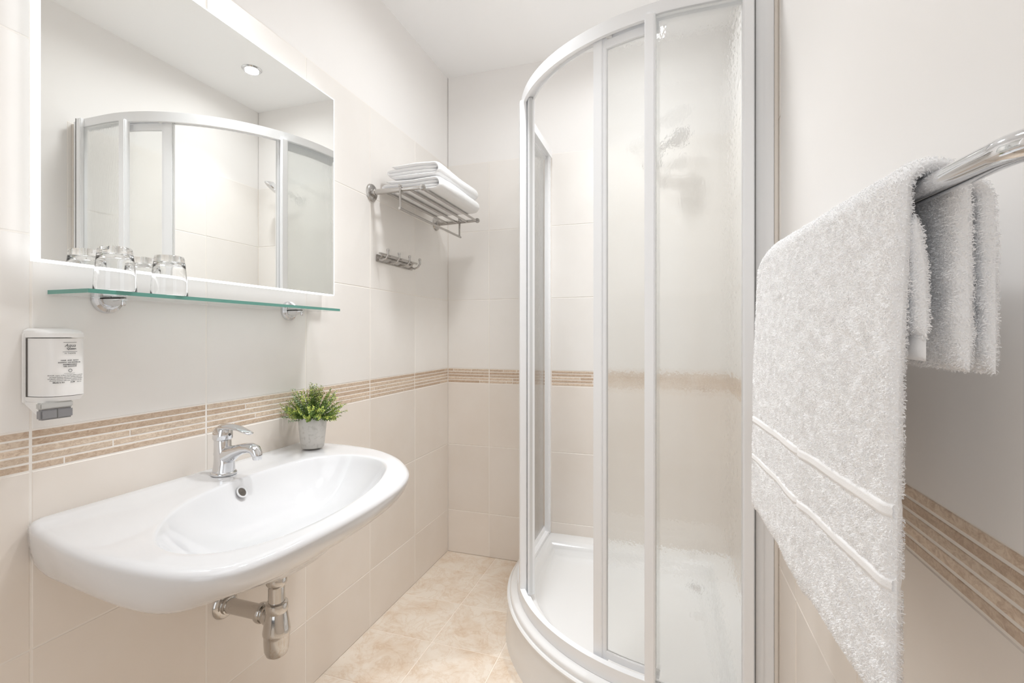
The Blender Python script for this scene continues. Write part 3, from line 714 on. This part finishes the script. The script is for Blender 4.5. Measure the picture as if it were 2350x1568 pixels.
wrap(*print_text('W THERME', YC, 1.1065, 0.0034))
wrap(*print_text('HAIR  AND  BODY', YC, 1.0940, 0.0032, 0, 0.00008)); wrap(*print_text('SHAMPOO  AND SHOWER GEL', YC, 1.0905, 0.0024, 0, 0.00010)); wrap(*print_text('SHAMPOOING', YC, 1.0865, 0.0032, 0, 0.0001)); wrap(*print_text('GEL DOUCHE', YC, 1.0832, 0.0032, 0, 0.0001))
ringp = [(YC+math.cos(a)*r, 1.0765+math.sin(a)*r) for r in (0.0030, 0.0023) for a in [2*PI*k/20 for k in range(20)]]
wrap(ringp, [(k, (k+1) % 20, (k+1) % 20+20, k+20) for k in range(20)])
bar(YC-0.009, YC+0.007, 1.0715, 0.0004)
for i, ln in enumerate(['INGR: aqua, sodium laureth sulfate, cocamido', 'propyl betaine, glycerin, parfum, citric acid', 'sodium chloride, panthenol, sodium benzoate', 'Avoid contact with eyes. External use only']):
    wrap(*print_text(ln, 0.5745, 1.0675-i*0.0031, 0.0026, 0, 0.00003))
wrap(*print_text('Made in EU', 0.562, 1.0545, 0.0030, 0, 0.0001)); wrap(*print_text('12 M', 0.581, 1.0545, 0.0034, 0, 0.0001)); wrap(*print_text('350 ml', 0.592, 1.0545, 0.0030))
lab = lg.build('printed_label', M['print'], disp, smooth=False)

# ------------------------------------------------------------------ plant
PX_, PY_ = -1.012, 1.178
pz = zs+0.001
plant = tag(empty('potted_plant', (PX_, PY_, pz)), 'small bushy green plant in a speckled grey pot on the right corner of the sink', 'plant')
g = G(); g.lathe([(0.001, 0.0), (0.030, 0.0), (0.0325, 0.003), (0.0345, 0.02), (0.0385, 0.060), (0.0405, 0.090), (0.0400, 0.0915), (0.0375, 0.0915), (0.0360, 0.085), (0.001, 0.085)], (PX_, PY_, pz), n=48)
g.build('pot', M['pot'], plant, angle=50)
g = G(); g.lathe([(0.001, 0.087), (0.0362, 0.086)], (PX_, PY_, pz), n=32); g.build('soil', M['soil'], plant)
rp = random.Random(3)
stem_g = G(); leaf_gs = [G(), G(), G()]
def leafq(g, p, d, n, L, W):
    s = d.cross(n).normalized()
    v = [p, p+d*L*0.35+s*W*0.5+n*W*0.15, p+d*L*0.72+s*W*0.42, p+d*L, p+d*L*0.72-s*W*0.42, p+d*L*0.35-s*W*0.5+n*W*0.15]
    g.add(v, [(0, 1, 2, 3), (0, 3, 4, 5)])
base = Vector((PX_, PY_, pz+0.084))
for k in range(190):
    az = rp.uniform(0, 2*PI); el = math.radians(rp.choice([rp.uniform(-12, 30), rp.uniform(10, 60), rp.uniform(45, 90)]))
    dirv = Vector((math.cos(az)*math.cos(el), math.sin(az)*math.cos(el), math.sin(el)))
    L = (0.066+0.019*math.sin(el))*rp.choice([rp.uniform(0.55, 0.9), rp.uniform(0.8, 1.0), rp.uniform(0.95, 1.12)])
    st = base+Vector((dirv.x*0.022, dirv.y*0.022, rp.uniform(-0.002, 0.003)))
    side = Vector((rp.uniform(-1, 1), rp.uniform(-1, 1), rp.uniform(-.5, 1)))*0.006
    pts = []
    for i in range(6):
        t = i/5; p = st+dirv*L*t+side*math.sin(t*PI*0.9)+Vector((0, 0, 0.012*t))
        if p.x < XL+0.006: p.x = XL+0.006+rp.uniform(0, 0.002)
        pts.append(p)
    stem_g.tube(pts, [0.0008, 0.0008, 0.0007, 0.0006, 0.0005, 0.0003], n=5)
    pale = rp.random() < 0.14
    for j in range(26):
        t = 0.22+0.78*j/25; i = min(4, int(t*5)); fr = t*5-i; p = pts[i].lerp(pts[i+1], fr); tan = (pts[i+1]-pts[i]).normalized()
        a2 = j*2.4+rp.uniform(-.3, .3); u = tan.orthogonal().normalized(); w = tan.cross(u)
        out = (u*math.cos(a2)+w*math.sin(a2)); d = (out*1.0+tan*0.55).normalized(); nn = (tan-d*tan.dot(d)).normalized()
        gi = 2 if pale else (1 if (t > 0.70 and rp.random() < 0.7) else 0)
        leafq(leaf_gs[gi], p, d, nn, rp.uniform(0.0045, 0.0072), rp.uniform(0.0032, 0.0044))
stem_g.build('stems', M['leaf'], plant)['kind'] = 'stuff'
fg = G()
for i, lg_ in enumerate(leaf_gs):
    fg.mi = i; fg.add(lg_.v, lg_.f)
me = mesh_from('foliage', fg.v, fg.f, [M['leaf'], M['leaf_tip'], M['leaf_pale']], False, fg.m)
link('foliage', me, plant)['kind'] = 'stuff'

# ------------------------------------------------------------------ towel rack
RY0, RY1, RZ = 1.607, 2.156, 1.700
rack = tag(empty('towel_rack', (XL, (RY0+RY1)/2, RZ)), 'brushed metal towel rack high on the left wall beside the corner', 'towel rack')
for yy in (RY0, RY1):
    g = G(); g.lathe([(0.001, 0.010), (0.026, 0.010), (0.032, 0.007), (0.034, 0.0)], (XL+0.0003, yy, RZ), axis='x', n=36)
    g.lathe([(0.014, 0.010), (0.013, 0.022), (0.001, 0.022)], (XL, yy, RZ), axis='x', n=24); g.build('wall_flange', M['nickel'], rack)
    g = G(); g.tube([(XL+0.015, yy, RZ), (-0.878, yy, RZ)], (0.0115, 0.0065), n=20, up=(0, 0, 1)); g.lathe([(0.001, 0.008), (0.010, 0.007), (0.012, 0.0), (0.010, -0.007), (0.001, -0.008)], (-0.876, yy, RZ), axis='y', n=20)
    g.build('side_arm', M['nickel'], rack)
for xx in (-1.036, -0.984, -0.931, -0.879):
    g = G(); g.tube([(xx, RY0+0.004, RZ-0.002), (xx, RY1-0.004, RZ-0.002)], 0.0055, n=14); g.build('rack_bar', M['nickel'], rack)
for yy in (RY0-0.008, RY1-0.008):
    g = G(); g.tube([(-0.967, yy, RZ+0.012), (-0.967, yy, RZ-0.073)], 0.0045, n=12); g.lathe([(0.0065, -0.004), (0.0075, 0), (0.0065, 0.004)], (-0.967, yy, RZ+0.012), n=14, cap=True); g.build('hanger', M['nickel'], rack)
g = G(); g.tube([(-0.967, RY0-0.014, RZ-0.075), (-0.967, RY1+0.004, RZ-0.075)], 0.0050, n=14); g.build('hanging_bar', M['nickel'], rack)

# hooks
HZ = 1.450
hk = tag(empty('hook_rail', (XL, 1.778, HZ)), 'short chrome rail with four coat hooks below the towel rack', 'hook rail')
g = G(); g.box(XL+0.0002, XL+0.006, 1.637, 1.920, HZ-0.014, HZ+0.014); g.build('back_plate', M['nickel'], hk, bevel=0.002)
g = G(); g.tube([(XL+0.022, 1.632, HZ+0.016), (XL+0.022, 1.925, HZ+0.016)], 0.0045, n=12)
for yy in (1.66, 1.90): g.tube([(XL+0.004, yy, HZ+0.004), (XL+0.022, yy, HZ+0.016)], 0.004, n=10)
g.build('rail_bar', M['nickel'], hk)
for yy in (1.648, 1.732, 1.816, 1.905):
    g = G(); g.tube([(XL+0.004, yy, HZ-0.004), (XL+0.022, yy, HZ-0.010), (XL+0.040, yy, HZ-0.004), (XL+0.050, yy, HZ+0.010), (XL+0.049, yy, HZ+0.026)], [0.0045, 0.0042, 0.004, 0.004, 0.0045], n=12)
    g.lathe([(0.001, 0.0065), (0.0045, 0.005), (0.0062, 0.0), (0.0045, -0.005), (0.001, -0.0065)], (XL+0.049, yy, HZ+0.029), n=16)
    g.build('hook', M['nickel'], hk)

# ------------------------------------------------------------------ soft sheets (towels)
def smooth_path(P, step):
    """resample a 2D polyline at about equal steps"""
    out = [P[0]]; acc = 0
    for a, b in zip(P[:-1], P[1:]):
        L = math.hypot(b[0]-a[0], b[1]-a[1]); n = max(1, int(round(L/step)))
        for i in range(1, n+1): out.append((a[0]+(b[0]-a[0])*i/n, a[1]+(b[1]-a[1])*i/n))
    return out
def arc(c, r, a0, a1, n=10):
    return [(c[0]+r*math.cos(math.radians(a0+(a1-a0)*i/n)), c[1]+r*math.sin(math.radians(a0+(a1-a0)*i/n))) for i in range(n+1)]
from mathutils import noise as mnoise
def sheet(path, th, y0, y1, ny, warp=None, amp=0.0015, freq=60, edge=0.5, name='sheet', mats=None, parent=None, seed=0):
    """a thick soft sheet: 2D centre path (x,z) drawn along y; thickness closes roundly at both y ends and both path ends"""
    n = len(path); nor = []
    for i in range(n):
        a = path[max(i-1, 0)]; b = path[min(i+1, n-1)]; dx, dz = b[0]-a[0], b[1]-a[1]; L = math.hypot(dx, dz) or 1; nor.append((-dz/L, dx/L))
    rows = []
    for j in range(ny+1):
        t = j/ny; yv = y0+(y1-y0)*t
        dist = min(yv-y0, y1-yv); e = th*edge*1.2
        hy = math.sqrt(max(0.0, 1-(1-min(1, dist/e))**2)) if e > 0 else 1
        rg = []
        for side in (1, -1):
            idx = range(n) if side == 1 else range(n-1, -1, -1)
            for i in idx:
                de = min(i, n-1-i)/max(1, 3.0); hp = math.sqrt(max(0.0, 1-(1-min(1, de))**2))
                h = th/2*max(0.02, hy)*max(0.02, hp)
                x = path[i][0]+nor[i][0]*h*side; z = path[i][1]+nor[i][1]*h*side
                nv = mnoise.noise(Vector((x*freq+seed, yv*freq, z*freq)))*amp*hy*hp
                rg.append((x+nor[i][0]*nv*side, yv, z+nor[i][1]*nv*side))
        if warp: rg = [warp(*p) for p in rg]
        rows.append(rg)
    g = G(); g.loft(rows, cap0=True, cap1=True)
    return g
# folded towels on the rack ----------------------------------------------------
def folded_towel(x0, x1, z0, h, y0, y1, label, seed):
    t = tag(empty('folded_towel', ((x0+x1)/2, (y0+y1)/2, z0)), label, 'towel', 'folded white towels on the rack')
    th = h/4*1.14; q = h/4
    zc = [z0+q*(k+0.5) for k in range(4)]; r_out = (zc[3]-zc[0])/2; r_in = (zc[2]-zc[1])/2
    xo = x1-r_out-th/2; xl = x0+th/2
    # outer wrap: bottom sheet, round at the front, top sheet
    P = smooth_path([(xl+0.012, zc[0]), (xo, zc[0])], 0.012) + arc((xo, (zc[0]+zc[3])/2), r_out, -90, 90, 12)[1:] + smooth_path([(xo, zc[3]), (xl+0.02, zc[3])], 0.012)[1:]
    def wp(x, y, z):
        s = 0.0025*math.sin(y*18+seed)+0.002*math.sin(x*30+seed*2)
        f = 1-0.05*((y-(y0+y1)/2)/((y1-y0)/2))**2
        k = (z-z0)/h
        return (x+0.003*math.sin(y*9+seed*3)*k, y, z0+(z-z0)*f+s*k)
    sheet(P, th*0.98, y0, y1, 44, wp, 0.0012, 70, 1.4, seed=seed).build('outer_fold', M['terry'], t, angle=80)
    P = arc((xl+r_in, (zc[1]+zc[2])/2), r_in, 90, 270, 10)
    P = smooth_path([(xo+r_in*2.0, zc[2]), (xl+r_in, zc[2])], 0.012) + P[1:] + smooth_path([(xl+r_in, zc[1]), (xo+r_in*2.0, zc[1])], 0.012)[1:]
    sheet(P, th*0.96, y0+0.003, y1-0.003, 44, wp, 0.0012, 70, 1.4, seed=seed+5).build('inner_fold', M['terry'], t, angle=80)
folded_towel(-1.092, -0.822, RZ+0.006, 0.055, 1.655, 2.060, 'white folded towel lying directly on the rack bars, under the other one', 1.0)
folded_towel(-1.070, -0.828, RZ+0.0645, 0.055, 1.657, 2.060, 'white folded towel on top of the stack on the rack', 2.3)

# ------------------------------------------------------------------ towel bar on the right wall
BRX, BR = 0.190, 0.0092
def barz(y): return 1.2515+(y-0.43)*0.045
bar_t = tag(empty('towel_bar', (XR, 0.36, barz(0.36))), 'thick round chrome towel bar on the right wall in the foreground', 'towel bar')
def bend(yw, yc, s):   # wall -> bar corner (radius .035)
    P = [(XR-0.004, yw, barz(yw))]; r = 0.042
    for i in range(9):
        a = (PI/2)*i/8
        P.append((BRX+r-r*math.sin(a), yw+s*(r-r*math.cos(a)), barz(yw+s*(r-r*math.cos(a)))))
    return P
near = bend(0.318, 0.4, 1); far = bend(1.115, 1.0, -1)
g = G(); g.tube(near+[(BRX, 0.5, barz(0.5)), (BRX, 0.7, barz(0.7)), (BRX, 0.9, barz(0.9))]+far[::-1], BR, n=28); g.build('bar', M['chrome'], bar_t)
for yw in (0.318, 1.115):
    g = G(); g.lathe([(0.0095, -0.010), (0.018, -0.009), (0.022, -0.005), (0.0225, 0.0)], (XR-0.0003, yw, barz(yw)), axis='x', n=32); g.build('wall_flange', M['chrome'], bar_t)

# ------------------------------------------------------------------ hanging bath towel
bt = tag(empty('bath_towel', (BRX, 0.72, 1.27)), 'large white terry bath towel hanging over the chrome bar at the right', 'towel')
TY0, TY1 = 0.432, 1.020
def twarp(x, y, z):
    zt_, zb_ = 1.2515+(y-TY0)*0.045, 0.842-(y-TY0)*0.057
    z2 = zb_+(z-0.815)*(zt_-zb_)/(1.2515-0.815)
    q = max(0.0, (y-0.90)/0.12); z2 -= 0.026*q*q*max(0.0, min(1.0, (z-1.05)/0.2))
    k = max(0.0, min(1.0, (1.25-z)/0.45)); u = (y-TY0)/(TY1-TY0)
    front = 1.0 if x < BRX-0.003 else 0.0
    # soft vertical folds in the free front part; a crease about 40 percent along
    dx = front*k*(0.0022*math.sin(u*9.5+0.6)+0.0012*math.sin(u*21+1.0))
    cr = (math.exp(-((y-0.676)/0.006)**2)*0.0050-0.0030*max(0.0, 1-abs(y-0.66)/0.03))*front*min(1, k*6+0.2)
    return (x+dx+cr-0.000*k, y, z2)
ZBOT = 0.815-0.0
def front_path(x_f, zb, x_b, zb2, r, step=0.008):
    c = (BRX, 1.2515)
    P = [(x_f, zb)]
    pts = smooth_path([(x_f, zb), (x_f+0.003, 1.08), (BRX-r, 1.2515)], step)
    pts += arc(c, r, 180, 0, 14)[1:]
    pts += smooth_path([(BRX+r, 1.2515), (x_b, 1.20), (x_b+0.001, zb2)], step)[1:]
    return pts
def make_sheet(name, path, th, y0, y1, ny, seed, mat_=None, amp=0.0016, edge=1.0, parent=bt):
    g = sheet(path, th, y0, y1, ny, twarp, amp, 90, edge, seed=seed)
    return g.build(name, mat_ or M['terry'], parent, angle=80)
th_main = 0.0135
main_path = front_path(0.1625, ZBOT, 0.2085, 1.104, BR+0.0085)
o_main = make_sheet('outer_layer', main_path, th_main, TY0, TY1, 150, 1.0)
flap_path = smooth_path([(0.1838, 1.130), (0.1820, 1.19), (0.1770, 1.230)], 0.008)
o_flap = make_sheet('inner_flap', flap_path, 0.0125, TY0+0.0005, TY1-0.02, 120, 4.0)
g = sheet(smooth_path([(0.1836, 1.112), (0.1838, 1.136)], 0.004), 0.006, TY0+0.002, TY1-0.02, 60, twarp, 0.0, 1, 1.0); g.build('flap_hem', M['hem'], bt, angle=80)
back_path = smooth_path(arc((0.207, 1.238), 0.0165, 100, 0, 8)+[(0.2245, 1.20), (0.2250, 1.103)], 0.008)
o_back = make_sheet('back_layer', back_path, 0.0095, TY0+0.001, TY1-0.004, 120, 7.0)
# woven border bands on the front
def band(z_near, z_far, hgt, name):
    rows = []; n = 90
    for j in range(n+1):
        yv = TY0+0.0004+(TY1-TY0-0.0008)*j/n; zt_, zb_ = 1.2515+(yv-TY0)*0.045, 0.842-(yv-TY0)*0.057; zc = 0.815+(z_near+(z_far-z_near)*j/n-zb_)*(1.2515-0.815)/(zt_-zb_)
        rg = []
        for (dx, dz) in ((0.001, -hgt/2), (-0.0012, -hgt/2+0.001), (-0.0017, -hgt/5), (-0.0012, 0), (-0.0017, hgt/5), (-0.0012, hgt/2-0.001), (0.001, hgt/2)):
            u = max(0.0, min(1.0, (zc+dz-ZBOT)/(1.08-ZBOT))); xf = 0.1625+0.003*u-th_main/2+0.0
            # follow the rounded near edge
            d0 = min(yv-TY0, TY1-yv)/(th_main*1.2); hy = math.sqrt(max(0.0, 1-(1-min(1, d0))**2))
            xf += th_main/2*(1-hy)
            rg.append(twarp(xf+dx, yv, zc+dz))
        rows.append(rg)
    g = G(); g.loft(rows, closed=False); return g.build(name, M['hem'], bt, angle=80)
band(1.0065, 0.980, 0.0120, 'border_band'); band(0.9500, 0.909, 0.0105, 'border_band')
# terry loops: short bent ribbons standing on the sheets
def loops(objs, count, name, Lr, Wd, skip):
    rnd = random.Random(5); V = []; Fc = []
    tris = []
    for o in objs:
        me = o.data; me.calc_loop_triangles(); off = o.location+o.parent.location
        for t in me.loop_triangles:
            a, b, c = (me.vertices[i].co for i in t.vertices)
            ar = t.area; cen = (a+b+c)/3+off
            if skip(cen): continue
            tris.append((ar, a+off, b+off, c+off, t.normal.copy()))
    tot = sum(t[0] for t in tris); 
    for ar, a, b, c, nrm in tris:
        e = ar/tot*count; k = int(e)+(1 if rnd.random() < e-int(e) else 0)
        for _ in range(k):
            u, v = rnd.random(), rnd.random()
            if u+v > 1: u, v = 1-u, 1-v
            p = a+(b-a)*u+(c-a)*v
            cl = mnoise.noise_vector(p*70.0); t1 = (cl+Vector((rnd.uniform(-.5, .5), rnd.uniform(-.5, .5), rnd.uniform(-.5, .5)-0.25)))
            t1 = (t1-nrm*t1.dot(nrm)); 
            if t1.length < 1e-4: continue
            t1.normalize(); s = nrm.cross(t1)*Wd*0.5; L = Lr*rnd.uniform(0.7, 1.3)
            p1 = p-nrm*0.0008; p2 = p+nrm*L*0.55+t1*L*0.22; p3 = p+nrm*L*0.72+t1*L*0.85; p4 = p+nrm*L*0.35+t1*L*1.25
            i0 = len(V); V += [p1-s, p1+s, p2-s, p2+s, p3-s, p3+s, p4]
            Fc += [(i0, i0+1, i0+3, i0+2), (i0+2, i0+3, i0+5, i0+4), (i0+4, i0+5, i0+6)]
    me = mesh_from(name, V, Fc, [M['pile']], True)
    o = link(name, me, bt); o['kind'] = 'stuff'; return o
def zline(y, zn, zf): return zn+(zf-zn)*(y-TY0)/(TY1-TY0)
def skip_main(c):
    if c.x < 0.175:
        for zn, zf, h in ((1.0065, 0.980, 0.0120), (0.95, 0.909, 0.0105)):
            if abs(c.z-zline(c.y, zn, zf)) < h/2+0.0012: return True
    return False
loops([o_main, o_flap, o_back], 260000, 'terry_pile', 0.0022, 0.00065, skip_main)
